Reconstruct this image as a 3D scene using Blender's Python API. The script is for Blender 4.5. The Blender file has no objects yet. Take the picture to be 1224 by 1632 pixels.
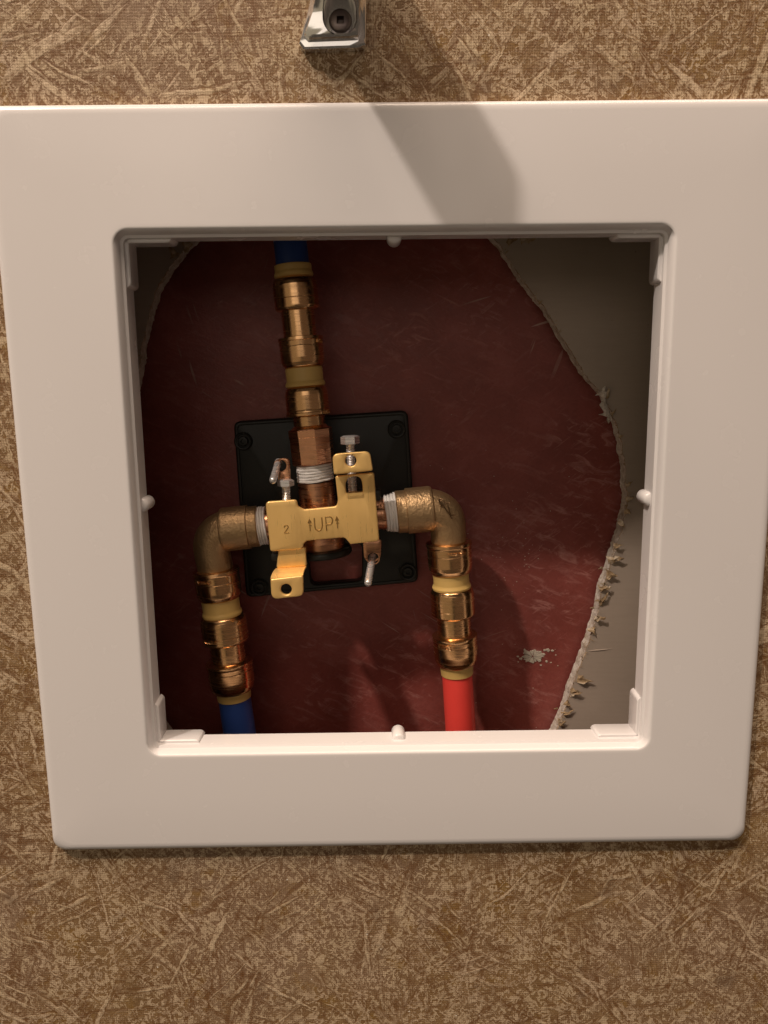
import bpy, bmesh, math, random
from mathutils import Vector, Matrix
from math import sin, cos, pi, radians, sqrt

SC = bpy.context.scene
U = 0.00075                       # one layout unit in metres (the square opening is 300 units)
rnd = random.Random(7)

# ------------------------------------------------------------------ camera
F = 1219.877                      # focal length in photo pixels (photo 1224 x 1632)
CAMP = Vector((-9.536, -424.595, 69.466))
ROW = [Vector((0.99991496, -0.00710786, -0.01093431)),     # right
       Vector((-0.0119853, -0.17030396, -0.98531869)),     # down
       Vector((0.00514135, 0.98536594, -0.17037466))]      # forward
cam = bpy.data.cameras.new("camera")
camo = bpy.data.objects.new("camera", cam)
SC.collection.objects.link(camo)
rm = Matrix((ROW[0], -ROW[1], -ROW[2])).transposed().to_4x4()
camo.matrix_world = Matrix.Translation(CAMP * U) @ rm
cam.sensor_fit = 'AUTO'
cam.sensor_width = 36.0
cam.lens = F / 1632.0 * 36.0
cam.clip_start = 0.01
cam.clip_end = 50
SC.camera = camo

# ------------------------------------------------------------------ world and lamps
W = bpy.data.worlds.new("World")
SC.world = W
W.use_nodes = True
wn = W.node_tree
bg = wn.nodes["Background"]
bg.inputs[0].default_value = (1.0, 0.78, 0.58, 1)
bg.inputs[1].default_value = 0.05


def area(name, loc, target, w, h, power, col, shape='RECTANGLE'):
    l = bpy.data.lights.new(name, 'AREA')
    l.shape = shape
    l.size = w
    l.size_y = h
    l.energy = power
    l.color = col
    o = bpy.data.objects.new(name, l)
    SC.collection.objects.link(o)
    o.location = Vector(loc) * U
    d = (Vector(target) - Vector(loc)).normalized()
    o.rotation_euler = d.to_track_quat('-Z', 'Y').to_euler()
    return o


KEYC = (1.0, 0.85, 0.72)
FILLC = (1.0, 0.77, 0.59)
ROOMC = (1.0, 0.76, 0.55)
# the bulb above left whose light reaches into the cavity, the lamp strip high above the wall, added panels standing in for the lit room behind the viewer
area("key_lamp", (-2050, -1900, 3520), (0, 0, 0), 0.15, 0.15, 63, KEYC, 'DISK')
area("ceiling_strip", (-2500, -1200, 4300), (0, 0, 0), 1.3, 0.6, 52, FILLC)
area("ceiling_strip", (700, -1150, 4400), (0, 0, 0), 4.0, 0.8, 106, FILLC)
area("chrome_fill", (-150, -1900, 600), (0, 0, 150), 0.9, 0.5, 1.3, (1.0, .86, .74))  # added panel for the chrome bracket to mirror; no real doorway
area("room_fill", (-1500, -2000, -100), (0, 0, 0), 2.3, 1.9, 3.1, (1.0, .80, .52))  # added panel, gives the brass its bright yellowish stripe
area("room_fill", (1530, -2000, -100), (0, 0, 0), 2.2, 1.9, .75, (1.0, .64, .47))  # dimmer pink panel, added for the second band in the brass

VS = SC.view_settings
VS.view_transform = 'Standard'
VS.look = 'None'
VS.exposure = 0
VS.gamma = 1
VS.use_curve_mapping = False
SC.cycles.max_bounces = 10


# ------------------------------------------------------------------ helpers
def at(px, py, d):
    """point (layout units) at depth d behind the frame's front face, on the sight line of a photo pixel"""
    v = ROW[0] * ((px - 612) / F) + ROW[1] * ((py - 816) / F) + ROW[2]
    t = (d - CAMP.y) / v.y
    return CAMP + v * t


def zdist(P):
    return (P - CAMP).dot(ROW[2])


def srgb(r, g, b):
    f = lambda c: (c / 255 / 12.92) if c / 255 <= 0.04045 else ((c / 255 + 0.055) / 1.055) ** 2.4
    return (f(r), f(g), f(b), 1)


def props(o, label=None, cat=None, group=None, kind=None):
    if label: o['label'] = label
    if cat: o['category'] = cat
    if group: o['group'] = group
    if kind: o['kind'] = kind
    return o


def thing(name, P, label, cat, group=None):
    o = bpy.data.objects.new(name, None)
    o.empty_display_size = 0.01
    o.location = Vector(P) * U
    SC.collection.objects.link(o)
    return props(o, label, cat, group)


def finish(name, me, mat, parent=None, smooth=35):
    for p in me.polygons:
        p.use_smooth = smooth > 0
    if smooth > 0 and smooth < 180:
        me.set_sharp_from_angle(angle=radians(smooth))
    if mat is not None:
        for m in (mat if isinstance(mat, (list, tuple)) else [mat]):
            me.materials.append(m)
    o = bpy.data.objects.new(name, me)
    SC.collection.objects.link(o)
    if parent is not None:
        o.parent = parent
        o.matrix_parent_inverse = Matrix.Translation(-root_loc(parent))
    return o


def root_loc(p):
    v = Vector((0, 0, 0))
    while p is not None:
        v = v + p.location if p.type == 'EMPTY' else v
        p = p.parent
    return v


def mesh(name, verts, faces, mat, parent=None, smooth=35, mi=None):
    """verts in layout units"""
    me = bpy.data.meshes.new(name)
    me.from_pydata([tuple(Vector(v) * U) for v in verts], [], faces)
    if mi:
        for p, m in zip(me.polygons, mi):
            p.material_index = m
    bm = bmesh.new()
    bm.from_mesh(me)
    bmesh.ops.recalc_face_normals(bm, faces=bm.faces)
    bm.to_mesh(me)
    bm.free()
    return finish(name, me, mat, parent, smooth)


class Run:
    """a straight axis between two photo points with depths; lathes are given as (position along photo axis, width in photo px)"""
    def __init__(s, A, dA, B, dB):
        s.A, s.B = A, B
        s.P, s.Q = at(A[0], A[1], dA), at(B[0], B[1], dB)
        s.dir = (s.Q - s.P).normalized()
        ref = Vector((0, -1, 0))
        s.u = (ref - s.dir * ref.dot(s.dir)).normalized()
        s.v = s.dir.cross(s.u)

    def pt(s, k, axis='y'):
        i = 1 if axis == 'y' else 0
        t = (k - s.A[i]) / (s.B[i] - s.A[i])
        return s.P.lerp(s.Q, t)

    def rad(s, k, w, axis='y'):
        return w / 2 * zdist(s.pt(k, axis)) / F

    def lathe(s, name, prof, mat, parent=None, axis='y', seg=56, smooth=32, wob=0.0, cap=True, rot=0.0, seed=0):
        r_ = random.Random(seed)
        vs, fs = [], []
        if smooth and not wob:
            pp = [prof[0]]
            for (k0, w0), (k1, w1) in zip(prof, prof[1:]):
                if abs(k1 - k0) > 3.5:
                    e = .55 / abs(k1 - k0)
                    pp += [(k0 + (k1 - k0) * e, w0 + (w1 - w0) * e), (k1 - (k1 - k0) * e, w1 - (w1 - w0) * e)]
                pp.append((k1, w1))
            prof = pp
        n = len(prof)
        for (k, w) in prof:
            c, r = s.pt(k, axis), s.rad(k, w, axis)
            ph = r_.uniform(0, 6)
            for i in range(seg):
                a = 2 * pi * i / seg + rot
                rr = r * (1 + wob * (sin(3 * a + ph) + r_.uniform(-1, 1) * 0.5))
                sh = wob * 30 * sin(2 * a + 0.8) if wob else 0
                vs.append(c + s.u * (rr * cos(a)) + s.v * (rr * sin(a)) + s.dir * sh)
        for j in range(n - 1):
            for i in range(seg):
                i2 = (i + 1) % seg
                fs.append((j * seg + i, j * seg + i2, (j + 1) * seg + i2, (j + 1) * seg + i))
        if cap:
            fs.append(tuple(range(seg)))
            fs.append(tuple((n - 1) * seg + i for i in range(seg)))
        return mesh(name, vs, fs, mat, parent, smooth)


def tube(name, pts, rads, mat, parent=None, seg=10, smooth=60, cap=True, closed=False):
    """swept tube through 3-D points (layout units)"""
    vs, fs = [], []
    n = len(pts)
    prev = None
    for k, p in enumerate(pts):
        a = pts[max(0, k - 1)]
        b = pts[min(n - 1, k + 1)]
        d = (Vector(b) - Vector(a)).normalized()
        if prev is None:
            ref = Vector((0, -1, 0)) if abs(d.y) < .9 else Vector((1, 0, 0))
            u = (ref - d * ref.dot(d)).normalized()
        else:
            u = (prev - d * prev.dot(d)).normalized()
        prev = u
        v = d.cross(u)
        r = rads[k] if isinstance(rads, (list, tuple)) else rads
        for i in range(seg):
            t = 2 * pi * i / seg
            vs.append(Vector(p) + u * (r * cos(t)) + v * (r * sin(t)))
    for j in range(n - 1):
        for i in range(seg):
            i2 = (i + 1) % seg
            fs.append((j * seg + i, j * seg + i2, (j + 1) * seg + i2, (j + 1) * seg + i))
    if cap:
        fs.append(tuple(range(seg)))
        fs.append(tuple((n - 1) * seg + i for i in range(seg)))
    if name is None:
        return vs, fs
    return mesh(name, vs, fs, mat, parent, smooth)


def join_tubes(name, strokes, r, mat, parent, seg=6):
    V, Fc = [], []
    for s in strokes:
        v, f = tube(None, [Vector(p) for p in s], r, None, seg=seg)
        o = len(V)
        V += v
        Fc += [tuple(i + o for i in q) for q in f]
    return mesh(name, V, Fc, mat, parent, 60)


def rrect(hx, hz, r, n=8, cx=0, cz=0):
    out = []
    for (sx, sz, a0) in ((1, 1, 0), (-1, 1, 90), (-1, -1, 180), (1, -1, 270)):
        for i in range(n + 1):
            a = radians(a0 + 90 * i / n)
            out.append((cx + sx * (hx - r) + r * cos(a), cz + sz * (hz - r) + r * sin(a)))
    return out


def loft(name, loops, mat, parent=None, smooth=40, closed=True, cap0=False, cap1=False):
    n = len(loops[0])
    vs = [v for l in loops for v in l]
    fs = []
    for j in range(len(loops) - 1):
        for i in range(n):
            i2 = (i + 1) % n
            fs.append((j * n + i, j * n + i2, (j + 1) * n + i2, (j + 1) * n + i))
    if cap0: fs.append(tuple(range(n)))
    if cap1: fs.append(tuple((len(loops) - 1) * n + i for i in range(n)))
    return mesh(name, vs, fs, mat, parent, smooth)


def round_poly(pts, radii, n=5):
    """2-D polygon with rounded corners"""
    out = []
    m = len(pts)
    for k in range(m):
        p = Vector(pts[k]); a = Vector(pts[k - 1]); b = Vector(pts[(k + 1) % m])
        r = radii[k] if isinstance(radii, (list, tuple)) else radii
        da, db = (a - p), (b - p)
        la, lb = da.length, db.length
        if r <= 0:
            out.append((p.x, p.y)); continue
        da.normalize(); db.normalize()
        ang = da.angle(db)
        t = min(r / math.tan(ang / 2), la * .48, lb * .48)
        s, e = p + da * t, p + db * t
        for i in range(n + 1):
            q = i / n
            x = s * (1 - q) ** 2 + p * (2 * q * (1 - q)) + e * q * q
            out.append((x.x, x.y))
    return out


def inset2(poly, e):
    """polygon moved inwards by e (counter-clockwise outlines shrink)"""
    n = len(poly)
    area_ = sum(poly[i - 1][0] * poly[i][1] - poly[i][0] * poly[i - 1][1] for i in range(n))
    sg = 1 if area_ > 0 else -1
    out = []
    for i in range(n):
        a, p, b = Vector(poly[i - 1]), Vector(poly[i]), Vector(poly[(i + 1) % n])
        d1, d2 = (p - a), (b - p)
        d1 = d1.normalized() if d1.length > 1e-6 else d2.normalized()
        d2 = d2.normalized() if d2.length > 1e-6 else d1
        n1, n2 = Vector((-d1.y, d1.x)) * sg, Vector((-d2.y, d2.x)) * sg
        m = (n1 + n2)
        m = m / max(.35, m.length_squared / 2)
        q = p + m * e
        out.append((q.x, q.y))
    return out


def inside2(poly, x, y):
    c = False
    for i in range(len(poly)):
        (x0, y0), (x1, y1) = poly[i - 1], poly[i]
        if (y0 > y) != (y1 > y) and x < (x1 - x0) * (y - y0) / (y1 - y0) + x0:
            c = not c
    return c


def plate(name, outer, holes, d, thick, mat, parent=None, bevel=0.5, res=2):
    """flat sheet parallel to the wall with rounded edges: 2-D outlines (X, Z layout units), front face at depth d"""
    from mathutils.geometry import delaunay_2d_cdt
    V, Fc = [], []
    polys = [outer] + holes
    prof = []
    for i in range(res + 1):
        a = i / res * pi / 2
        prof.append((bevel * (1 - sin(a)), d + bevel * (1 - cos(a))))
    prof += [(e, 2 * d + thick - y) for (e, y) in reversed(prof)]
    rings_f, rings_b = [], []
    for pi_, poly in enumerate(polys):
        sgn = 1 if pi_ == 0 else -1
        n = len(poly)
        base = len(V)
        for (e, y) in prof:
            for (x, z) in (inset2(poly, sgn * e) if e > 1e-6 else poly):
                V.append((x, y, z))
        for j in range(len(prof) - 1):
            for i in range(n):
                i2 = (i + 1) % n
                Fc.append((base + j * n + i, base + j * n + i2, base + (j + 1) * n + i2, base + (j + 1) * n + i))
        rings_f.append([base + i for i in range(n)])
        rings_b.append([base + (len(prof) - 1) * n + i for i in range(n)])
    for rings in (rings_f, rings_b):
        idx = [i for r in rings for i in r]
        ed, o = [], 0
        for r in rings:
            ed += [(o + i, o + (i + 1) % len(r)) for i in range(len(r))]
            o += len(r)
        vo, eo, fo, ov, oe, of = delaunay_2d_cdt([Vector((V[i][0], V[i][2])) for i in idx], ed, [], 0, 1e-4)
        loops2 = [[(V[i][0], V[i][2]) for i in r] for r in rings]
        for t in fo:
            cx_, cy_ = sum(vo[k].x for k in t) / 3, sum(vo[k].y for k in t) / 3
            if not inside2(loops2[0], cx_, cy_) or any(inside2(h, cx_, cy_) for h in loops2[1:]):
                continue
            q = tuple(idx[ov[k][0]] for k in t if ov[k])
            if len(set(q)) == 3:
                Fc.append(q)
    return mesh(name, V, Fc, mat, parent, 32)


def P2(px, py, d):
    p = at(px, py, d)
    return (p.x, p.z)


def boxm(name, lo, hi, mat, parent=None, bev=0.0):
    bm = bmesh.new()
    bmesh.ops.create_cube(bm, size=1)
    for v in bm.verts:
        v.co = Vector([(lo[i] + (hi[i] - lo[i]) * (v.co[i] + .5)) * U for i in range(3)])
    if bev:
        bmesh.ops.bevel(bm, geom=bm.edges[:], offset=bev * U, segments=2, affect='EDGES', profile=.5)
    me = bpy.data.meshes.new(name)
    bm.to_mesh(me); bm.free()
    return finish(name, me, mat, parent, 40)


# ------------------------------------------------------------------ materials
class NT:
    def __init__(s, name):
        s.m = bpy.data.materials.new(name)
        s.m.use_nodes = True
        s.t = s.m.node_tree
        s.b = s.t.nodes["Principled BSDF"]
        s.tc = s.t.nodes.new("ShaderNodeTexCoord")

    def n(s, typ, **kw):
        nd = s.t.nodes.new("ShaderNode" + typ)
        for k, v in kw.items():
            if k in nd.inputs.keys() if isinstance(k, str) else False:
                nd.inputs[k].default_value = v
            else:
                setattr(nd, k, v)
        return nd

    def l(s, a, b):
        s.t.links.new(a, b)

    def mapping(s, scale=(1, 1, 1), rot=(0, 0, 0), loc=(0, 0, 0), src=None):
        if tuple(rot) != (0, 0, 0):
            m0 = s.t.nodes.new("ShaderNodeMapping")
            m0.inputs["Rotation"].default_value = rot
            s.l(src if src is not None else s.tc.outputs["Object"], m0.inputs["Vector"])
            src = m0.outputs[0]
        mp = s.t.nodes.new("ShaderNodeMapping")
        mp.inputs["Scale"].default_value = scale
        mp.inputs["Location"].default_value = loc
        s.l(src if src is not None else s.tc.outputs["Object"], mp.inputs["Vector"])
        return mp.outputs[0]

    def noise(s, vec, scale, detail=4, rough=.5, dist=0.0):
        nd = s.t.nodes.new("ShaderNodeTexNoise")
        nd.inputs["Scale"].default_value = scale
        nd.inputs["Detail"].default_value = detail
        nd.inputs["Roughness"].default_value = rough
        nd.inputs["Distortion"].default_value = dist
        s.l(vec if vec is not None else s.tc.outputs["Object"], nd.inputs["Vector"])
        return nd.outputs["Fac"]

    def ramp(s, fac, stops, interp='LINEAR'):
        nd = s.t.nodes.new("ShaderNodeValToRGB")
        cr = nd.color_ramp
        cr.interpolation = interp
        while len(cr.elements) < len(stops):
            cr.elements.new(0.5)
        for e, (p, c) in zip(cr.elements, stops):
            e.position = p
            e.color = c if len(c) == 4 else (*c, 1)
        s.l(fac, nd.inputs[0])
        return nd.outputs[0]

    def rampf(s, fac, a, b, va=0, vb=1):
        nd = s.t.nodes.new("ShaderNodeMapRange")
        nd.interpolation_type = 'SMOOTHSTEP'
        for i, v in enumerate((a, b, va, vb)):
            nd.inputs[i + 1].default_value = v
        s.l(fac, nd.inputs[0])
        return nd.outputs[0]

    def math(s, op, a, b=None, clamp=False):
        nd = s.t.nodes.new("ShaderNodeMath")
        nd.operation = op
        nd.use_clamp = clamp
        for i, x in enumerate((a, b)):
            if x is None: continue
            if isinstance(x, (int, float)): nd.inputs[i].default_value = x
            else: s.l(x, nd.inputs[i])
        return nd.outputs[0]

    def mix(s, fac, a, b, mode='MIX'):
        nd = s.t.nodes.new("ShaderNodeMix")
        nd.data_type = 'RGBA'
        nd.blend_type = mode
        for sock, x in ((nd.inputs[0], fac), (nd.inputs[6], a), (nd.inputs[7], b)):
            if isinstance(x, (int, float)): sock.default_value = x
            elif isinstance(x, tuple): sock.default_value = x if len(x) == 4 else (*x, 1)
            else: s.l(x, sock)
        return nd.outputs[2]

    def bump(s, h, strength=.3, dist=.0005, prev=None):
        nd = s.t.nodes.new("ShaderNodeBump")
        nd.inputs["Strength"].default_value = strength
        nd.inputs["Distance"].default_value = dist
        s.l(h, nd.inputs["Height"])
        if prev is not None: s.l(prev, nd.inputs["Normal"])
        s.l(nd.outputs[0], s.b.inputs["Normal"])
        return nd.outputs[0]

    def set(s, **kw):
        nm = dict(col="Base Color", rough="Roughness", metal="Metallic", coat="Coat Weight", coatr="Coat Roughness",
                  spec="Specular IOR Level", sss="Subsurface Weight", aniso="Anisotropic", trans="Transmission Weight")
        for k, v in kw.items():
            sk = s.b.inputs[nm[k]]
            if hasattr(v, 'links') or isinstance(v, bpy.types.NodeSocket): s.l(v, sk)
            else: sk.default_value = v
        return s


def mat_plastic_white():
    t = NT("white_plastic")
    big = t.noise(None, 9, 2)
    c = t.mix(big, (.775, .752, .757, 1), (.79, .768, .77, 1))
    sp = t.rampf(t.noise(None, 420, 2, .5), .80, .84)
    c = t.mix(t.math('MULTIPLY', sp, .25), c, (.5, .46, .42, 1))
    t.set(col=c, rough=t.rampf(t.noise(None, 60, 4), .3, .7, .20, .28), spec=.5)
    t.bump(t.noise(None, 900, 2), .03, .0002)
    return t.m


def mat_wallpaper():
    t = NT("brown_canvas_wallpaper")
    o = t.tc.outputs["Object"]
    n = t.noise
    # warped coordinates
    def warp(amount, scale):
        w = t.t.nodes.new("ShaderNodeTexNoise")
        w.inputs["Scale"].default_value = scale
        w.inputs["Detail"].default_value = 3
        t.l(o, w.inputs["Vector"])
        v1 = t.t.nodes.new("ShaderNodeVectorMath"); v1.operation = 'SUBTRACT'
        t.l(w.outputs["Color"], v1.inputs[0]); v1.inputs[1].default_value = (.5, .5, .5)
        v2 = t.t.nodes.new("ShaderNodeVectorMath"); v2.operation = 'SCALE'
        t.l(v1.outputs[0], v2.inputs[0]); v2.inputs["Scale"].default_value = amount
        v3 = t.t.nodes.new("ShaderNodeVectorMath"); v3.operation = 'ADD'
        t.l(o, v3.inputs[0]); t.l(v2.outputs[0], v3.inputs[1])
        return v3.outputs[0]
    w1 = warp(.004, 90)
    w2 = warp(.010, 25)
    w3 = warp(.0022, 300)
    # base: warm brown with ochre and mauve patches
    base = t.ramp(n(None, 60, 7, .7), [(.3, srgb(122, 96, 64)), (.5, srgb(144, 116, 80)), (.7, srgb(162, 133, 95))])
    base = t.mix(t.rampf(n(None, 9, 4), .42, .62, 0, .7), base, srgb(150, 126, 106))
    base = t.mix(t.rampf(n(t.mapping(loc=(3, 1, 2)), 70, 5, .6), .54, .70, 0, .65), base, srgb(150, 116, 52))
    # small worm-like light flakes with dark and olive outlines
    light = t.mix(n(t.mapping(loc=(1, 0, 5)), 90, 3), srgb(220, 197, 172), srgb(212, 192, 154))
    hk = None
    col = base
    for k, (sc, th, lo, am) in enumerate(((320, .51, .24, .74), (560, .545, .27, .7))):
        f_ = n(t.mapping(loc=(k * 4.4, 0, k * 1.3), src=w3 if k else w1), sc, 2, .6, 1.3)
        msk = t.rampf(n(t.mapping(loc=(k * 2, 0, 6)), 34, 6, .7), lo + .10, lo + .26)
        wm = t.rampf(f_, th, th + .045)
        ed = t.math('MULTIPLY', t.rampf(f_, th - .045, th - .02), t.rampf(f_, th + .02, th - .005))
        col = t.mix(t.math('MULTIPLY', t.math('MULTIPLY', ed, msk), .6), col, srgb(112, 76, 40))
        col = t.mix(t.math('MULTIPLY', t.math('MULTIPLY', wm, msk), am), col, light)
        worm = wm if k == 0 else t.math('MAXIMUM', worm, wm)
    # long fibre strokes in several directions, each a bundle of thin ridges
    hsum = None
    for k, (ang, sc, th) in enumerate(((30, .85, .60), (-40, .8, .60), (64, 1.2, .605), (-62, .85, .60), (6, .9, .61), (97, 1.4, .61), (44, 1.3, .60), (-30, 1.5, .60), (75, .8, .61), (-52, 1.6, .605))):
        mp = t.mapping(scale=(17 * sc, 1, 210 * sc), rot=(0, radians(ang), 0), loc=(k * 3.1, 0, k * 1.7), src=(w2, w1, w3)[k % 3])
        s1 = n(mp, 1.0, 3, .5, .3)
        mk1 = t.rampf(n(t.mapping(loc=(k * 5.3, 0, k * 2.2)), 21, 3), .48, .58)
        st = t.math('MULTIPLY', t.rampf(s1, th, th + .085), mk1)
        sh_ = t.math('MULTIPLY', t.math('MULTIPLY', t.rampf(s1, th - .05, th - .015), t.rampf(s1, th + .02, th)), mk1)
        col = t.mix(t.math('MULTIPLY', sh_, .55), col, srgb(112, 76, 42))
        hsum = st if hsum is None else t.math('MAXIMUM', hsum, st)
    brk = t.rampf(n(None, 480, 4, .65), .38, .58, .15, 1)
    col = t.mix(t.math('MULTIPLY', t.math('MULTIPLY', hsum, brk), .92), col, light)
    # dark smudges
    col = t.mix(t.rampf(n(t.mapping(loc=(9, 4, 1)), 42, 5, .6), .60, .72, 0, .5), col, srgb(106, 84, 66))
    # canvas weave
    wx = t.t.nodes.new("ShaderNodeTexWave"); wx.bands_direction = 'X'
    wx.inputs["Scale"].default_value = 330; wx.inputs["Distortion"].default_value = 1.0
    wx.inputs["Detail"].default_value = 2; wx.inputs["Detail Scale"].default_value = .3
    t.l(o, wx.inputs["Vector"])
    wz = t.t.nodes.new("ShaderNodeTexWave"); wz.bands_direction = 'Z'
    wz.inputs["Scale"].default_value = 300; wz.inputs["Distortion"].default_value = 1.0
    wz.inputs["Detail"].default_value = 2; wz.inputs["Detail Scale"].default_value = .3
    t.l(o, wz.inputs["Vector"])
    weave = t.math('ADD', t.math('MULTIPLY', wx.outputs["Fac"], .6), t.math('MULTIPLY', wz.outputs["Fac"], .4))
    col = t.mix(t.rampf(weave, .2, .9, .22, 0), col, srgb(104, 70, 44))
    # bright flecks
    fl = t.rampf(n(t.mapping(loc=(2, 7, 4)), 380, 1), .80, .83)
    col = t.mix(fl, col, (.8, .72, .6, 1))
    t.set(col=col, rough=.55, spec=.35)
    h = t.math('ADD', t.math('MULTIPLY', weave, .5), t.math('ADD', t.math('MULTIPLY', hsum, .7), t.math('MULTIPLY', worm, .5)))
    t.bump(h, .35, .0004)
    return t.m


def mat_red():
    t = NT("dark_red_panel")
    c = t.ramp(t.noise(None, 30, 6, .6), [(.3, (.20, .046, .036)), (.55, (.265, .064, .052)), (.75, (.34, .10, .085))])
    # fibrous print
    fib = t.noise(t.mapping(scale=(60, 1, 190), rot=(0, radians(-22), 0)), 1, 5, .65, 1.2)
    dust = t.rampf(t.noise(t.mapping(loc=(4, 0, 2)), 13, 4, .6), .46, .66, .25, 1)
    c = t.mix(t.math('MULTIPLY', t.rampf(fib, .50, .72, 0, .6), dust), c, (.56, .27, .24, 1))
    f2 = t.noise(t.mapping(scale=(90, 1, 420), rot=(0, radians(35), 0)), 1, 4, .65, .8)
    c = t.mix(t.math('MULTIPLY', t.rampf(f2, .56, .70, 0, .5), dust), c, (.48, .22, .19, 1))
    fine = t.noise(None, 620, 4, .6)
    c = t.mix(t.rampf(fine, .45, .7, 0, .25), c, (.16, .035, .03, 1))
    # pale scratches, in a few areas
    for k, (a, sc) in enumerate(((18, 1), (-35, 1.2), (70, 1.1), (-75, .9))):
        s1 = t.noise(t.mapping(scale=(22 * sc, 1, 420 * sc), rot=(0, radians(a), 0), loc=(k * 2.2, 0, k)), 1, 1, .4, .5)
        m = t.rampf(t.noise(t.mapping(loc=(k * 3.3 + 1, 0, 2)), 16, 3), .56, .70)
        c = t.mix(t.math('MULTIPLY', t.rampf(s1, .70, .735), t.math('MULTIPLY', m, .6)), c, (.5, .36, .30, 1))
    dots = t.rampf(t.noise(None, 300, 1), .80, .83)
    c = t.mix(t.math('MULTIPLY', dots, .6), c, (.55, .42, .36, 1))
    t.set(col=c, rough=t.rampf(fib, .3, .7, .38, .55), spec=.4)
    t.bump(t.math('ADD', fib, t.math('MULTIPLY', fine, .6)), .4, .0004)
    return t.m


def mat_board():
    t = NT("grey_board_paper")
    c = t.ramp(t.noise(None, 14, 5, .6), [(.3, (.41, .335, .275)), (.7, (.47, .385, .32))])
    fibre = t.noise(t.mapping(scale=(60, 1, 700)), 1, 3)
    c = t.mix(t.rampf(fibre, .4, .7, 0, .12), c, (.33, .27, .22, 1))
    c = t.mix(t.rampf(t.noise(None, 260, 2), .72, .78, 0, .5), c, (.22, .17, .13, 1))
    t.set(col=c, rough=.85, spec=.2)
    t.bump(t.noise(None, 900, 3), .2, .0003)
    return t.m


def mat_gypsum():
    t = NT("white_gypsum")
    c = t.ramp(t.noise(None, 260, 5, .7), [(.3, (.40, .32, .25)), (.62, (.76, .70, .63))])
    c = t.mix(t.rampf(t.noise(None, 120, 3), .58, .7, 0, .6), c, (.40, .29, .18, 1))
    t.set(col=c, rough=.95, spec=.1)
    t.bump(t.noise(None, 700, 5, .7), .8, .001)
    return t.m


def mat_torn():
    t = NT("torn_tan_paper")
    c = t.ramp(t.noise(None, 300, 4, .6), [(.3, (.22, .14, .075)), (.5, (.42, .30, .18)), (.72, (.66, .56, .44))])
    t.set(col=c, rough=.95, spec=.1)
    t.bump(t.noise(None, 900, 4, .7), .6, .0008)
    return t.m


def mat_metal(name, c1, c2, rough, bs=.08, scale=(40, 40, 1200), bd=.0002, metal=1.0, stain=None):
    t = NT(name)
    c = t.mix(t.noise(None, 70, 5, .6), c1, c2)
    if stain:
        c = t.mix(t.rampf(t.noise(t.mapping(loc=(1, 2, 3)), 110, 4, .6), .5, .72, 0, .6), c, stain)
    br = t.noise(t.mapping(scale=scale), 1, 3, .6)
    t.set(col=c, metal=metal, rough=t.rampf(br, .3, .7, rough * .75, rough * 1.3))
    t.bump(br, bs, bd)
    return t.m


def mat_cast(name, c1, c2):
    t = NT(name)
    g = t.noise(None, 1000, 3, .55)
    c = t.mix(t.noise(None, 120, 4, .6), c1, c2)
    t.set(col=c, metal=.85, rough=.42)
    t.bump(t.math('ADD', g, t.math('MULTIPLY', t.noise(None, 420, 3), .8)), .55, .0006)
    return t.m


def mat_plain(name, col, rough, spec=.5, var=.15, bs=.05, sc=300, coat=0):
    t = NT(name)
    dk = tuple(c * (1 - var) for c in col[:3]) + (1,)
    t.set(col=t.mix(t.noise(None, 60, 5, .6), dk, (*col[:3], 1)), rough=rough, spec=spec, coat=coat)
    t.bump(t.noise(None, sc, 4), bs, .0004)
    return t.m


M = dict(
    white=mat_plastic_white(), paper=mat_wallpaper(), red=mat_red(), board=mat_board(), gyp=mat_gypsum(), torn=mat_torn(),
    brass=mat_metal("polished_brass", (.80, .505, .255, 1), (.66, .375, .18, 1), .23, .05, (25, 25, 900)),
    dzr=mat_cast("cast_bronze", (.56, .38, .20, 1), (.43, .28, .15, 1)),
    copper=mat_metal("copper_body", (.72, .38, .22, 1), (.60, .30, .17, 1), .30, .06, stain=(.36, .2, .12, 1)),
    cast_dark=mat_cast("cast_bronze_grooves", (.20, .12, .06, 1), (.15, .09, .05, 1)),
    gold=mat_metal("gold_anodised", (.98, .64, .24, 1), (.94, .61, .22, 1), .36, .04, (900, 60, 60), metal=.5),
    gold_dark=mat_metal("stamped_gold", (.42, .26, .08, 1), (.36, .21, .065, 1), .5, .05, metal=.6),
    steel=mat_metal("zinc_steel", (.86, .83, .82, 1), (.74, .72, .71, 1), .30, .05, metal=.7),
    chrome=mat_metal("worn_chrome", (.95, .94, .93, 1), (.90, .89, .88, 1), .15, .06, (60, 60, 60), metal=.9),
    dark=mat_metal("dark_screw", (.28, .23, .22, 1), (.2, .16, .15, 1), .35, .05),
    black=mat_plain("black_plastic", (.013, .012, .008), .45, .4, .3, .12, 700),
    tan=mat_plain("tan_plastic", (.72, .48, .16), .42, .4, .12, .03),
    blue=mat_plain("blue_tube", (.030, .075, .30), .40, .45, .15, .03),
    redp=mat_plain("red_tube", (.93, .075, .06), .42, .4, .08, .03),
    tape=mat_plain("white_thread_tape", (.86, .83, .80), .5, .4, .12, .2, 500),
    plaster=mat_plain("plaster_flakes", (.74, .66, .54), .9, .1, .55, .8, 350),
)

# ------------------------------------------------------------------ the setting
WY = 6.0                                             # wallpaper face sits 6 units behind the frame's front


def ring_wall(name, hole, outer, d, thick, mat, smooth=0):
    n = len(hole)
    loops = [[(x, d + thick, z) for x, z in outer], [(x, d, z) for x, z in outer],
             [(x, d, z) for x, z in hole], [(x, d + thick, z) for x, z in hole]]
    loops.append(loops[0])
    return loft(name, loops, mat, None, smooth)


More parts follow.
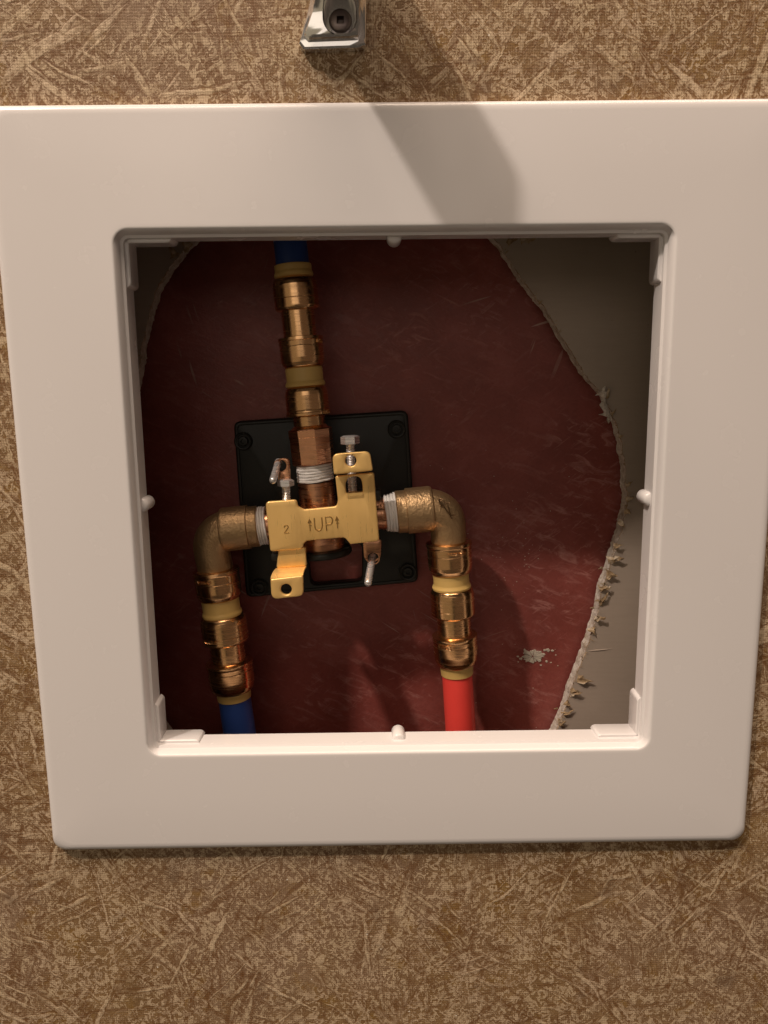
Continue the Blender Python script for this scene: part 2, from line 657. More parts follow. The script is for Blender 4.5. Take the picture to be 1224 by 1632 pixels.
hole = rrect(151, 151, 4)
outer = []
for (x, z) in hole:
    k = 1300 / max(abs(x), abs(z))
    outer.append((x * k, z * k))
wall = ring_wall("wall", hole, outer, WY, 5, M['paper'])
props(wall, "brown canvas wallpaper with tan fibre strokes around the white frame", kind='structure')

RD = 120.0
bw = boxm("back_wall", (-1300, RD, -1300), (1300, RD + 6, 1300), M['red'])
props(bw, "dark red panel seen through the cut hole", kind='structure')
# cavity closed off far to the sides by studs of the wall (unseen, added to keep stray light out)
boxm("wall_stud", (-420, WY + 5.1, -1290), (-370, 101.5, 1290), M['plaster'])
boxm("wall_stud", (370, WY + 5.1, -1290), (420, 101.5, 1290), M['plaster'])
for o in SC.collection.objects:
    if o.name.startswith("wall_stud"): props(o, kind='structure')

# plaster left on the red wall
def flake(cx, cz, r, y, n, rr, V, Fc):
    o = len(V)
    h = rr.uniform(.15, .5)
    V.append((cx, y - h, cz))
    for i in range(n):
        a = 2 * pi * i / n
        q = r * rr.uniform(.55, 1.35)
        V.append((cx + q * cos(a), y - h * rr.uniform(.3, .9), cz + q * sin(a) * .8))
    for i in range(n):
        q = r * rr.uniform(1.0, 1.15)
        a = 2 * pi * i / n
        V.append((cx + q * 1.05 * cos(a), y + .3, cz + q * .85 * sin(a)))
    for i in range(n):
        j = (i + 1) % n
        Fc.append((o, o + 1 + i, o + 1 + j))
        Fc.append((o + 1 + i, o + 1 + n + i, o + 1 + n + j, o + 1 + j))


V, Fc = [], []
rr = random.Random(3)
c0 = at(849, 1046, RD)
NW = 9
angs = [2 * pi * (k + rr.uniform(-.25, .25)) / NW for k in range(NW)]
for k in range(NW):                                   # a thin chip cracked into wedges
    a0, a1 = angs[k], angs[(k + 1) % NW] + (2 * pi if k == NW - 1 else 0)
    gap = .02
    hh = rr.uniform(.25, .7)
    rim = []
    for i in range(6):
        a = a0 + gap + (a1 - a0 - 2 * gap) * i / 5
        R_ = rr.uniform(4.8, 7.0) * (1.25 if abs(cos(a)) > .7 else .85)
        rim.append((R_ * cos(a), R_ * sin(a)))
    am = (a0 + a1) / 2
    tipx, tipz = .5 * cos(am) + rr.uniform(-.2, .2), .5 * sin(am)
    o_ = len(V)
    V.append((c0.x + tipx, RD - hh - rr.uniform(0, .5), c0.z + tipz))
    V += [(c0.x + x * .94, RD - hh * rr.uniform(.6, 1.2), c0.z + z * .94) for x, z in rim]
    V += [(c0.x + x, RD + .2, c0.z + z) for x, z in rim]
    V.append((c0.x + tipx, RD + .2, c0.z + tipz))
    for i in range(5):
        Fc.append((o_, o_ + 1 + i, o_ + 2 + i))
        Fc.append((o_ + 1 + i, o_ + 7 + i, o_ + 8 + i, o_ + 2 + i))
    Fc.append((o_, o_ + 13, o_ + 7, o_ + 1))
    Fc.append((o_, o_ + 6, o_ + 12, o_ + 13))
for (px, py, r) in ((830, 1050, 1.6), (866, 1043, 1.6), (873, 1036, 1.8), (880, 1037, 1.2), (871, 1054, 1.0), (886, 1044, .7), (825, 1046, 1.1),
                    (878, 1056, .8), (889, 1061, .6), (868, 1036, 1.0), (836, 1035, .9), (862, 1060, .8), (826, 1055, .7)):
    p = at(px, py, RD)
    flake(p.x, p.z, r, RD, 5, rr, V, Fc)
po = mesh("plaster_patch", V, Fc, M['plaster'], bw, 0)
V, Fc = [], []
for k in range(46):
    px, py = rr.gauss(815, 30), rr.gauss(885, 34)
    p = at(px, py, RD)
    flake(p.x, p.z, rr.uniform(.15, .45), RD, 5, rr, V, Fc)
for k in range(40):
    px, py = rr.uniform(560, 930), rr.uniform(640, 1160)
    p = at(px, py, RD)
    flake(p.x, p.z, rr.uniform(.12, .4), RD, 5, rr, V, Fc)
so = mesh("plaster_specks", V, Fc, M['plaster'], bw, 0)
props(so, kind='stuff')

# ------------------------------------------------------------------ drywall board with the cut hole
GD = 102.0
edge_px = [(785, 378), (808, 408), (830, 440), (852, 470), (872, 496), (905, 555), (925, 588), (945, 612), (962, 636), (972, 655), (986, 692), (996, 730),
           (1001, 765), (1003, 790), (997, 815), (990, 842), (982, 868), (975, 892), (966, 925), (957, 955), (950, 985), (941, 1015), (932, 1045), (921, 1075),
           (908, 1108), (896, 1140), (884, 1165), (860, 1210), (820, 1280), (740, 1340), (640, 1360), (520, 1350), (400, 1300), (310, 1230),
           (245, 1130), (205, 1000), (190, 850), (198, 720), (214, 610), (222, 560), (231, 522), (243, 482), (262, 441), (284, 408), (312, 376),
           (360, 335), (430, 300), (520, 283), (620, 290), (710, 320)]
pts = [Vector(P2(x, y, GD)) for x, y in edge_px]
fine = []
m = len(pts)
for i in range(m):
    p0, p1, p2, p3 = pts[i - 1], pts[i], pts[(i + 1) % m], pts[(i + 2) % m]
    L_ = (p2 - p1).length
    k = max(2, int(L_ / 1.3))
    for j in range(k):
        t = j / k
        fine.append(.5 * ((2 * p1) + (p2 - p0) * t + (2 * p0 - 5 * p1 + 4 * p2 - p3) * t * t + (3 * p1 - p0 - 3 * p2 + p3) * t ** 3))
ctr = Vector((20, -10))
wob1, wob2, a1, a2 = [], [], 0, 0
for p in fine:
    a1 = a1 * .93 + rnd.gauss(0, .23)
    a2 = a2 * .35 + rnd.gauss(0, .16)
    wob1.append(a1); wob2.append(a2)
def jit(amp):
    out = []
    w = 0
    for i, p in enumerate(fine):
        w = w * .8 + rnd.gauss(0, amp) * .32
        d = (p - ctr).normalized()
        out.append(p + d * (w + wob1[i] + wob2[i]))
    return out
def lerp_out(p, dist):
    d = (p - ctr).normalized()
    return p + d * dist
ring0 = jit(.28)
loops = []
outr = []
for p in ring0:
    d = p - ctr
    k = 1250 / max(abs(d.x), abs(d.y))
    outr.append(ctr + d * k)
loops.append([(p.x, GD, p.y) for p in outr])
loops.append([(lerp_out(p, 3).x, GD, lerp_out(p, 3).y) for p in ring0])
loops.append([(p.x, GD - .15, p.y) for p in ring0])
# paper lip, then the crumbly core
for dd, inset, amp in ((1.3, .1, .3), (3.6, .8, .25), (6.6, .7, .3), (9.5, .5, .3), (12, .2, .25), (13.4, 0, .3)):
    r_ = jit(amp)
    loops.append([(lerp_out(p, inset).x, GD + dd + rnd.uniform(-.2, .2), lerp_out(p, inset).y) for p in r_])
n = len(fine)
vs = [v for l in loops for v in l]
fs, mi = [], []
for j in range(len(loops) - 1):
    for i in range(n):
        i2 = (i + 1) % n
        fs.append((j * n + i, j * n + i2, (j + 1) * n + i2, (j + 1) * n + i))
        mi.append(0 if j < 2 else (2 if j == 2 else 1))
board = mesh("drywall_board", vs, fs, [M['board'], M['gyp'], M['torn']], None, 50, mi)
props(board, "grey drywall board with a rough hand cut hole and crumbly white edge", "drywall")

def shred(px, py, size, ang, lift, seed, wide=.55):
    r = random.Random(seed)
    p = at(px, py, GD)
    dx, dz = cos(radians(ang)), sin(radians(ang))
    nx, nz = -dz, dx
    vs, fs = [], []
    rows, cols = 5, 3
    p = p - Vector((dx, 0, dz)) * (size * .28)
    size *= 1.2
    for i in range(rows + 1):
        t = i / rows
        wdt = size * wide * (1 - .88 * t ** 1.3) * r.uniform(.6, 1.3)
        off = size * r.uniform(-.08, .08)
        for j in range(cols + 1):
            s = (j / cols - .5) * 2
            a = t * size * (1 - .25 * abs(s)) + r.uniform(-.12, .12) * size
            b = s * wdt * .5 + off
            h = .2 + lift * sin(min(1, t * 1.15) * pi * .62) + r.uniform(-.1, .1) * size * .6 - .1 * lift * s * s
            vs.append((p.x + dx * a + nx * b, GD - h, p.z + dz * a + nz * b))
    c = cols + 1
    for i in range(rows):
        for j in range(cols):
            fs.append((i * c + j, i * c + j + 1, (i + 1) * c + j + 1, (i + 1) * c + j))
    o = mesh("torn_paper", vs, fs, M['torn'], board, 0)
    sol = o.modifiers.new("thick", 'SOLIDIFY')
    sol.thickness = .3 * U
    return o

for k, (px, py, sz, ang, lift, wd) in enumerate((
        (1000, 772, 4, 40, 1.5, .9), (1001, 795, 5, 20, 2, .8), (998, 815, 4, -30, 2, .9), (988, 833, 5, -40, 1.6, .8), (980, 869, 6, 10, 2.5, .6), (976, 891, 10.5, 8, 3.2, .55),
        (970, 915, 7, -10, 2.5, .8), (962, 930, 4, 170, 1.5, .5), (960, 937, 8, 12, 3.0, .5), (958, 958, 9, 55, 2.2, .5), (951, 985, 7, 15, 3.0, .7),
        (943, 1003, 5, -60, 1.6, .8), (925, 1082, 10, -5, 2.4, .65), (915, 1103, 6.5, 12, 2.5, .7), (901, 1136, 8, 22, 1.8, .28), (903, 1120, 4, -30, 2, .9),
        (893, 1150, 5, 20, 2.2, .9), (966, 630, 6, 75, 2.2, .8), (974, 660, 5, 55, 1.5, .6), (860, 482, 3, 30, 1, .6), (988, 695, 3, 10, 1, .8),
        (958, 905, 3, 190, 1.2, .5), (945, 968, 3, 185, 1.2, .5), (887, 1128, 3, 185, 1, .4),
        (278, 405, 7, 118, 1.6, .9), (300, 392, 8, 120, 1.6, .9), (812, 385, 9, 20, .8, .5), (835, 383, 9, 5, .8, .5))):
    shred(px, py, sz, ang, lift, k + 11, wd)
# flap of white core torn loose at the upper right of the hole
for (px, py, sz, ang, lf, w_, sd) in ((963, 655, 12, 97, 1.6, .5, 501), (958, 628, 7, 60, 2.4, .9, 502), (972, 668, 7, 100, 1.2, .5, 503)):
    o_ = shred(px, py, sz, ang, lf, sd, w_)
    o_.data.materials[0] = M['gyp']
# fine paper fibres standing off the cut edge
fv, ff = [], []
rf = random.Random(77)
for k in range(1100):
    i = rf.randrange(len(ring0))
    p = ring0[i]
    if p.x < -170: continue
    d = (p - ctr).normalized()
    L0_ = rf.uniform(.8, 3.2) * (1.5 if rf.random() < .12 else 1)
    a = math.atan2(d.y, d.x) + rf.gauss(0, .9) + (pi if rf.random() < .3 else 0)
    yb = GD + rf.uniform(-.2, 2.0)
    b = Vector((p.x, yb, p.y))
    tip = b + Vector((cos(a) * L0_, -rf.uniform(.2, 1.6), sin(a) * L0_))
    mid = (b + tip) / 2 + Vector((rf.gauss(0, .3), -rf.uniform(0, .5), rf.gauss(0, .3)))
    wv = Vector((-sin(a), .3, cos(a))) * rf.uniform(.10, .32)
    o_ = len(fv)
    fv += [b - wv, b + wv, mid + wv * .7, mid - wv * .7, tip, b + Vector((0, .25, 0)), mid + Vector((0, .2, 0))]
    ff += [(o_, o_ + 1, o_ + 2, o_ + 3), (o_ + 3, o_ + 2, o_ + 4), (o_ + 1, o_ + 5, o_ + 6, o_ + 2), (o_, o_ + 3, o_ + 6, o_ + 5)]
fo_ = mesh("paper_fibres", fv, ff, M['torn'], board, 0)
props(fo_, kind='stuff')
# a nick in the paper face
np_ = [at(935, 1038, GD), at(950, 1036.5, GD), at(963, 1035.5, GD), at(976, 1034, GD)]
tube("paper_crease", [v + Vector((0, .05, 0)) for v in np_], [.15, .55, .5, .12], M['board'], board, 8)

# ------------------------------------------------------------------ white access frame
fr = thing("access_frame", (0, WY, -150), "white glossy plastic square frame set over the opening in the wallpaper", "frame")
OB = 211.4
N = 10
def lp(h, r, y):
    return [(x, y, z) for x, z in rrect(h, h, r, N)]
loops = [lp(147.0, 4, 21), lp(146.2, 3.4, 20.5), lp(145.8, 3.2, 8.5), lp(145.8, 3.2, 6.0), lp(147.2, 4.2, 5.2), lp(147.6, 4.6, 3.2), lp(148.6, 6.2, 1.2),
         lp(149.3, 8, .35), lp(149.9, 9, .06), lp(150.6, 9.5, 0), lp(152, 9.5, -.02), lp(176, 10, -.12), lp(206, 10, 0), lp(208, 9.6, .12), lp(209.6, 9, .6), lp(210.8, 8, 1.7), lp(OB - .1, 7, 3.2), lp(OB, 7, 5.9),
         lp(OB - 3, 6, 6.0), lp(150.2, 4.5, 6.0), lp(148.6, 4, 21)]
loops.append(loops[0])
loft("frame_body", loops, M['white'], fr, 30)

def side_frame(k):
    """inward normal and along direction for side k (X,Z)"""
    return [((0, -1), (1, 0)), ((0, 1), (1, 0)), ((1, 0), (0, 1)), ((-1, 0), (0, 1))][k]
def tab(k, s):
    (nx, nz), (ax, az) = side_frame(k)
    L0, L1 = 146.4, 120.5
    th = 2.1
    prof = []                                        # along, inset
    prof = [(L0, 0), (L0, th)]
    for i in range(6):
        a = i / 5 * pi / 2
        prof.append((L1 + 2.6 - 2.6 * sin(a), th - 2.1 * (1 - cos(a))))
    prof.append((L1 - .2, 0))
    lo = []
    for y, g in ((8.6, .6), (9.2, 0), (22.5, 0), (23.4, .6)):
        loop = []
        for (al, ins) in prof:
            ins2 = max(-.3, ins - g) if ins > 0 else -.3
            base = 145.9 - ins2
            loop.append((-nx * base + ax * s * al, y, -nz * base + az * s * al))
        lo.append(loop)
    loft("corner_tab", lo, M['white'], fr, 40, cap0=True, cap1=True)
for k in range(4):
    for s in (-1, 1):
        tab(k, s)
def nub(k):
    (nx, nz), (ax, az) = side_frame(k)
    lo = []
    for y, r in ((9, 2.6), (9.6, 3.6), (10.6, 4.1), (22, 4.1), (23.2, 3.5), (23.8, 2.4)):
        loop = []
        for i in range(13):
            a = pi * i / 12
            al, ins = r * cos(a), r * sin(a) - .4
            loop.append((-nx * (145.9 - ins) + ax * al, y, -nz * (145.9 - ins) + az * al))
        lo.append(loop)
    loft("nub", lo, M['white'], fr, 50, cap0=True, cap1=True)
for k in range(4): nub(k)

# ------------------------------------------------------------------ chrome rail bracket above the frame
br = thing("rail_bracket", (-28, WY, 236), "chrome wall bracket with a recessed socket screw above the white frame", "bracket")
def bl(px, py, d):
    return at(px, py, d)
NB = 40
def outline(y, pts, r):
    rp = round_poly(pts, r, 6)
    # resample to NB by arc length
    L_ = [0]
    for i in range(len(rp)):
        L_.append(L_[-1] + (Vector(rp[(i + 1) % len(rp)]) - Vector(rp[i])).length)
    out = []
    for k in range(NB):
        s = L_[-1] * k / NB
        j = max(i for i in range(len(rp)) if L_[i] <= s + 1e-9)
        t = (s - L_[j]) / max(1e-9, L_[j + 1] - L_[j])
        a, b = Vector(rp[j]), Vector(rp[(j + 1) % len(rp)])
        q = a.lerp(b, t)
        out.append((q.x, y, q.y))
    return out
TOPZ = 300
def bo(y, e, r):
    return outline(y, [(-49.0 + e, 236.2 + e), (-14.0 - e, 237 + e), (-12.4 - e, TOPZ), (-37.5 + e, TOPZ), (-41.5 + e, 259)], r)
b0, b1, b1b = bo(5.8, 0, 2.2), bo(1.6, 0, 2.2), bo(.6, .8, 2)
b2, b2b, b3, b4 = bo(.3, 2.8, 1.6), bo(-.6, 3.1, 1.6), bo(-3.2, 3.5, 1.6), bo(-4.2, 4.6, 1.6)
# front face tilts towards the viewer with height
def tilt(loop):
    out = []
    for (x, y, z) in loop:
        f = max(0, (z - 241)) / 59
        out.append((x, y - 11 * f ** 1.5, z))
    return out
b2, b2b, b3, b4 = tilt(b2), tilt(b2b), tilt(b3), tilt(b4)
cx, cz = -26.6, 248.6
# hole loop aligned by angle
ang0 = [math.atan2(z - cz, x - cx) for (x, y, z) in b4]
def hl(rx, rz, y, up=0, dz=0):
    out = []
    for a in ang0:
        x, z = cx + rx * cos(a), cz + dz + rz * sin(a) * (1 + (up if sin(a) > 0 else 0))
        f = max(0, (z - 241)) / 59
        out.append((x, y - (20 * f ** 1.5 if y < 0 else 0), z))
    return out
h1 = hl(8.8, 8.6, -4.3, 1.0)
h2 = hl(8.2, 8.0, -3.4, 1.0)
h3 = hl(8.0, 7.8, 3.6, 1.0)
loft("base", [b0, b1, b1b, b2, b2b, b3, b4, h1, h2, h3], M['chrome'], br, 35, cap1=True)
# screw with a square socket
lo = []
for r, y in ((5.6, 3.2), (5.8, -.4), (5.3, -1.2), (4.5, -1.7)):
    lo.append([(cx + r * cos(2 * pi * i / 32), y, cz + r * sin(2 * pi * i / 32)) for i in range(32)])
def sq(r, y):
    return [(cx + r * max(-.72, min(.72, cos(2 * pi * i / 32))), y, cz + r * max(-.72, min(.72, sin(2 * pi * i / 32)))) for i in range(32)]
lo += [sq(2.5, -1.8), sq(2.3, -1.5), sq(2.2, 1.8)]
loft("socket_screw", lo, M['dark'], br, 30, cap1=True)
# post that holds the rail, reaching into the room above the picture
loP = []
for r, y in ((16, 2), (18.5, -8), (18.5, -66), (18, -69), (16, -70)):
    loP.append([(-28 + x, y, 279 + z) for x, z in rrect(r, r, r * .35, 9)])
loft("post", loP, M['chrome'], br, 40, cap0=True, cap1=True)

# ------------------------------------------------------------------ black mounting plate
PD = 109.0
pl = thing("valve_plate", at(517, 930, PD), "black plastic square plate with four corner screws behind the gold clamp", "plate")
corners = [P2(372, 672, PD), P2(650, 654, PD), P2(667, 928, PD), P2(392, 953, PD)]
cut = [P2(489, 872, PD), P2(577, 866, PD), P2(577, 926, PD), P2(496, 933, PD)]
plate("plate_body", round_poly(corners, 5, 6), [round_poly(cut, 4.5, 5)], PD, 10.6, M['black'], pl, 1.4, 3)
cc = Vector((sum(c[0] for c in corners) / 4, sum(c[1] for c in corners) / 4))
inner = [tuple(cc + (Vector(c) - cc) * .955) for c in corners]
plate("raised_rim", round_poly([tuple(cc + (Vector(c) - cc) * .985) for c in corners], 4, 6), [round_poly(inner, 3, 6)], PD - 1.2, 2.6, M['black'], pl, .5, 2)
for (px, py) in ((388, 703), (632, 684), (650, 911), (414, 936)):
    c = at(px, py, PD)
    lo = []
    for r, y in ((6.4, PD + .8), (6.3, PD - 1.6), (5.6, PD - 2.2), (4.8, PD - 2.0), (4.4, PD - .2)):
        lo.append([(c.x + r * cos(2 * pi * i / 28), y, c.z + r * sin(2 * pi * i / 28)) for i in range(28)])
    boss = loft("screw_boss", lo, M['black'], pl, 40, cap1=True)
    lo = []
    for r, y in ((3.6, PD), (3.6, PD - 1.6), (3.0, PD - 2.2), (1.7, PD - 2.3), (1.5, PD - .6)):
        q = 28
        lo.append([(c.x + r * cos(2 * pi * i / q), y, c.z + r * sin(2 * pi * i / q)) for i in range(q)])
    s_ = loft("screw", lo, M['black'], pl, 40, cap1=True)

# ------------------------------------------------------------------ shower valve body
RU = Run((463, 390), 80, (510, 830), 78)             # upper run
RH = Run((331, 846.5), 76, (713, 808), 80)           # horizontal run through the valve
RR = Run((714.5, 850), 80, (734, 1162), 82)          # right, hot
RL = Run((337, 860), 77, (381, 1162), 77)            # left, cold

def tape_prof(k0, k1, w0, w1, step=4.4):
    """narrow wraps of tape side by side with a groove between each"""
    out = [(k0, w0 - 9)]
    n = max(3, int(round((k1 - k0) / step)))
    for i in range(n):
        a, b = k0 + (k1 - k0) * i / n, k0 + (k1 - k0) * (i + 1) / n
        w = w0 + (w1 - w0) * (i + .5) / n
        out += [(a + .1, w - 5.5), (a + (b - a) * .22, w - .3), (a + (b - a) * .7, w), (b - .5, w - .8)]
    out.append((k1, w1 - 9))
    return out


vb = thing("shower_valve", RU.pt(830), "copper coloured valve body behind the gold clamp plate", "valve")
RU.lathe("inlet_tube", [(764, 40), (765, 57), (800, 58.5), (836, 59)], M['copper'], vb)
RH.lathe("cross_tube", [(424, 40), (425, 50), (604, 50), (618, 48), (619, 40)], M['copper'], vb, 'x')
vr = Run((511, 838), 80, (516, 890), 80)
vr.lathe("outlet_tube", [(838, 66), (862, 72), (872, 71), (877, 66), (877.5, 50)], M['copper'], vb)
vr.lathe("cartridge_ring", [(872, 60), (873.5, 88), (877, 92), (881, 92), (884, 88), (885, 60)], M['black'], vb)
# thread tape wound round the top inlet
RU.lathe("thread_tape", tape_prof(735, 763, 57, 59.5),
         M['tape'], vb, wob=.010, smooth=50, seed=4)

# ------------------------------------------------------------------ gold clamp bracket stamped UP
GDp = 54.0
gb = thing("valve_clamp", at(512, 840, GDp), "gold metal clamp plate stamped UP across the front of the valve", "clamp")
def z1(x, y, d=GDp):                                  # coordinates read off a 2.914x view of the photograph
    return P2(340 + x / 2.914, 620 + y / 2.914, d)
outer_ = [z1(241, 524), z1(386, 514), z1(393, 546), z1(420, 560), z1(573, 545), z1(578, 515), z1(566, 404), z1(746, 387),
          z1(771, 706), z1(636, 722), z1(610, 690), z1(425, 707), z1(412, 744), z1(264, 756)]
rad_ = [3, 2.2, 2, 3.5, 3.5, 2, 1.7, 1.7, 1.8, 1.8, 3.5, 3.5, 1.8, 1.8]
slot = [z1(617, 484), z1(613, 440), z1(625, 412), z1(655, 405), z1(682, 410), z1(691, 436), z1(694, 478)]
plate("plate_face", round_poly(outer_, rad_, 5), [round_poly(slot, [1, 3, 3, 3, 3, 3, 1], 4)], GDp, 3.2, M['gold'], gb, .9, 3)
UD = 46.0
up = [z1(551, 302, UD), z1(727, 288, UD), z1(742, 380, UD), z1(560, 398, UD)]
def circ(c, r, n=24):
    return [(c[0] + r * cos(2 * pi * i / n), c[1] + r * sin(2 * pi * i / n)) for i in range(n)]
plate("mounting_tab", round_poly(up, [4, 4, 1.5, 1.5], 5), [circ(z1(638, 333, UD), 3.5)], UD, 3, M['gold'], gb, .8, 3)
def ledge(name, a, b, d0, d1, h, mat):
    """bent strip joining two depths below a tab; a,b = (X,Z) ends of its front edge"""
    vs = []
    for y in (d0, d1):
        for (x, z) in (a, b):
            vs += [(x, y, z), (x, y, z - h)]
    fs = [(0, 2, 3, 1), (4, 5, 7, 6), (0, 4, 6, 2), (1, 3, 7, 5), (0, 1, 5, 4), (2, 6, 7, 3)]
    return mesh(name, vs, fs, mat, gb, 20)
a, b = z1(560, 396, UD), z1(742, 378, UD)
ledge("tab_bend", (a[0] + .5, a[1] + 2.5), (b[0] - .5, b[1] + 2.5), UD + 1.5, GDp + 2, 2.4, M['gold'])
# slot lip
a, b = z1(619, 484, GDp), z1(694, 478, GDp)
ledge("slot_lip", (a[0], a[1] - .1), (b[0], b[1] - .1), GDp - 1.0, GDp + 6, 2.0, M['gold'])
# lower left arm and tab
arm = [z1(300, 748), z1(426, 738), z1(432, 826), z1(290, 838)]
plate("lower_arm", round_poly(arm, 1.5, 4), [], GDp + 2.2, 3, M['gold'], gb, .8, 3)
LD = 44.0
lt = [z1(264, 884, LD), z1(417, 866, LD), z1(419, 962, LD), z1(270, 978, LD)]
plate("mounting_tab", round_poly(lt, [1.5, 1.5, 4, 4], 5), [circ(z1(338, 931, LD), 3.5)], LD, 3, M['gold'], gb, .9, 3)
vs = []
A0, B0 = z1(291, 832, GDp + 3), z1(432, 822, GDp + 3)
A1, B1 = z1(265, 882, LD), z1(416, 866, LD)
for i in range(7):
    t = i / 6
    e = t * t * (3 - 2 * t)
    y = GDp + 3 + (LD + .7 - GDp - 3) * t
    zz = 1.6 * sin(pi * t) * .4
    vs.append((A0[0] + (A1[0] - A0[0]) * e, y, A0[1] + (A1[1] - A0[1]) * (.35 * t + .65 * t * t) + zz))
    vs.append((B0[0] + (B1[0] - B0[0]) * e, y, B0[1] + (B1[1] - B0[1]) * (.35 * t + .65 * t * t) + zz))
nv = len(vs)
vs += [(x, y + 1.5, z - 1.5) for (x, y, z) in vs]
fs = []
for i in range(6):
    a0 = 2 * i
    fs.append((a0, a0 + 1, a0 + 3, a0 + 2))
    fs.append((nv + a0, nv + a0 + 2, nv + a0 + 3, nv + a0 + 1))
    fs.append((a0, a0 + 2, nv + a0 + 2, nv + a0))
    fs.append((a0 + 1, nv + a0 + 1, nv + a0 + 3, a0 + 3))
fs += [(0, nv, nv + 1, 1), (nv - 2, nv - 1, 2 * nv - 1, 2 * nv - 2)]
mesh("tab_bend", vs, fs, M['gold'], gb, 40)
# back half of the clamp: two round eared lugs with set screws
def lug(pts, rads, d, hc, name="clamp_lug"):
    return plate(name, round_poly([z1(x, y, d) for x, y in pts], rads, 6), [circ(z1(*hc, d), 3.6)], d, 3, M['copper'], gb, .8, 2)  # copper colour here paints in a reflection on the lugs
lug([(300, 322), (352, 320), (360, 440), (300, 450)], [7, 7, 1.6, 1.6], 66, (312, 356))
lug([(694, 706), (781, 700), (778, 802), (700, 806)], [1.6, 1.6, 12, 12], 64, (742, 786))
# stamped lettering
ZS = GDp - .02
def st(pts):
    return [Vector((*z1(x, y)[:1], ZS, z1(x, y)[1])) for x, y in pts]
def arcpts(cx, cy, rx, ry, a0, a1, n=8):
    return [(cx + rx * cos(radians(a0 + (a1 - a0) * i / n)), cy + ry * sin(radians(a0 + (a1 - a0) * i / n))) for i in range(n + 1)]
sk = 0.10
strokes = [
    st([(468, 599), (471, 637)] + arcpts(488, 636, 17, 21, 172, 8) + [(506, 634), (503, 596)]),                    # U
    st([(526, 657), (520, 593), (538, 592)] + arcpts(539, 610, 14, 18, -85, 85) + [(524, 629)]),                     # P
    st([(446, 606), (450, 658)]), st([(440, 622), (446, 604), (454, 620)]), st([(443, 634), (456, 633)]),            # left arrow
    st([(573, 594), (577, 646)]), st([(567, 611), (572, 592), (581, 609)]), st([(570, 622), (583, 621)]),            # right arrow
]
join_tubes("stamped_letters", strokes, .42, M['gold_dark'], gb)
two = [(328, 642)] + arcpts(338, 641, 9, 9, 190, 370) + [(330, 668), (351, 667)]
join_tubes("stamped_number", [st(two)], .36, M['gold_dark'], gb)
# hex bolts
def bolt(top, bot, d, head_w, head_h, shaft_w):
    r = Run(top, d, bot, d)
    y0, y1 = top[1], bot[1]
    hd = r.lathe("bolt_head", [(y0, head_w * .72), (y0 + 1.2, head_w * .9), (y0 + 2, head_w), (y0 + head_h, head_w), (y0 + head_h + .8, head_w * .8)],
                 M['steel'], gb, seg=6, smooth=0, rot=.5)
    prof = []
    y = y0 + head_h + .5
    k = 0
    while y < y1:
        prof.append((y, shaft_w if k % 2 else shaft_w * .86))
        y += 1.3
        k += 1
    r.lathe("bolt_shaft", prof, M['steel'], gb, seg=20, smooth=60)
bolt((557.5, 694), (563, 800), 62, 30, 13, 15)
bolt((455, 764), (457, 806), 58, 27, 10, 14)
def set_screw(p0, d0, p1, d1, w):
    A, B = at(p0[0], p0[1], d0), at(p1[0], p1[1], d1)
    n = 30
    pts_ = [A.lerp(B, i / n) for i in range(n + 1)]
    r = w / 2 * zdist(B) / F
    rads = [r if i % 2 else r * .94 for i in range(n + 1)]
    rads[-1] = r * .62
    rads[-2] = r * .9
    tube("set_screw", pts_, rads, M['steel'], gb, 18, 60)
set_screw((594, 886), 70, (586, 932), 46, 12.5)
set_screw((444, 735), 70, (434.5, 768), 50, 12)
# black plastic clip ends at the sides of the clamp
boxm("clip", (*[z1(727, 516, 60)[0]], 55.5, z1(727, 516, 60)[1]), (z1(776, 466, 60)[0], 66, z1(776, 466, 60)[1]), M['black'], gb, .8)
boxm("clip", (*[z1(272, 795, 60)[0]], 57, z1(272, 795, 60)[1]), (z1(306, 760, 60)[0], 66, z1(306, 760, 60)[1]), M['black'], gb, .8)

# ------------------------------------------------------------------ push-fit fittings and pipes
def marks(run, y, w, a0, a1, n, parent, h=4.5, seed=0):
    """tiny raised casting marks round a cup, too small to read"""
    r = random.Random(seed)
    S = []
    rd = run.rad(y, w) + .02
    c = run.pt(y)
    sc = zdist(c) / F
    for i in range(n):
        a = radians(a0 + (a1 - a0) * i / max(1, n - 1))
        def q(da, dh):
            aa = a + da
            return c + run.u * (rd * cos(aa)) + run.v * (rd * sin(aa)) + run.dir * (dh * sc)
        t = r.randint(0, 3)
        k = .035
        if t == 0: S.append([q(-k, -h / 2), q(0, h / 2), q(k, -h / 2)])
        elif t == 1: S += [[q(-k, -h / 2), q(-k, h / 2)], [q(-k, 0), q(k, 0)], [q(k, -h / 2), q(k, h / 2)]]
        elif t == 2: S.append([q(k, -h / 2), q(-k, -h / 2), q(k, 0), q(-k, h / 2), q(k, h / 2)])
        else: S.append([q(-k, h / 2), q(-k, -h / 2), q(k, -h / 4), q(-k, 0), q(k, h / 2)])
    join_tubes("casting_marks", S, .22, M['brass'], parent, 5)

GC = "push fit couplings on the pipes"
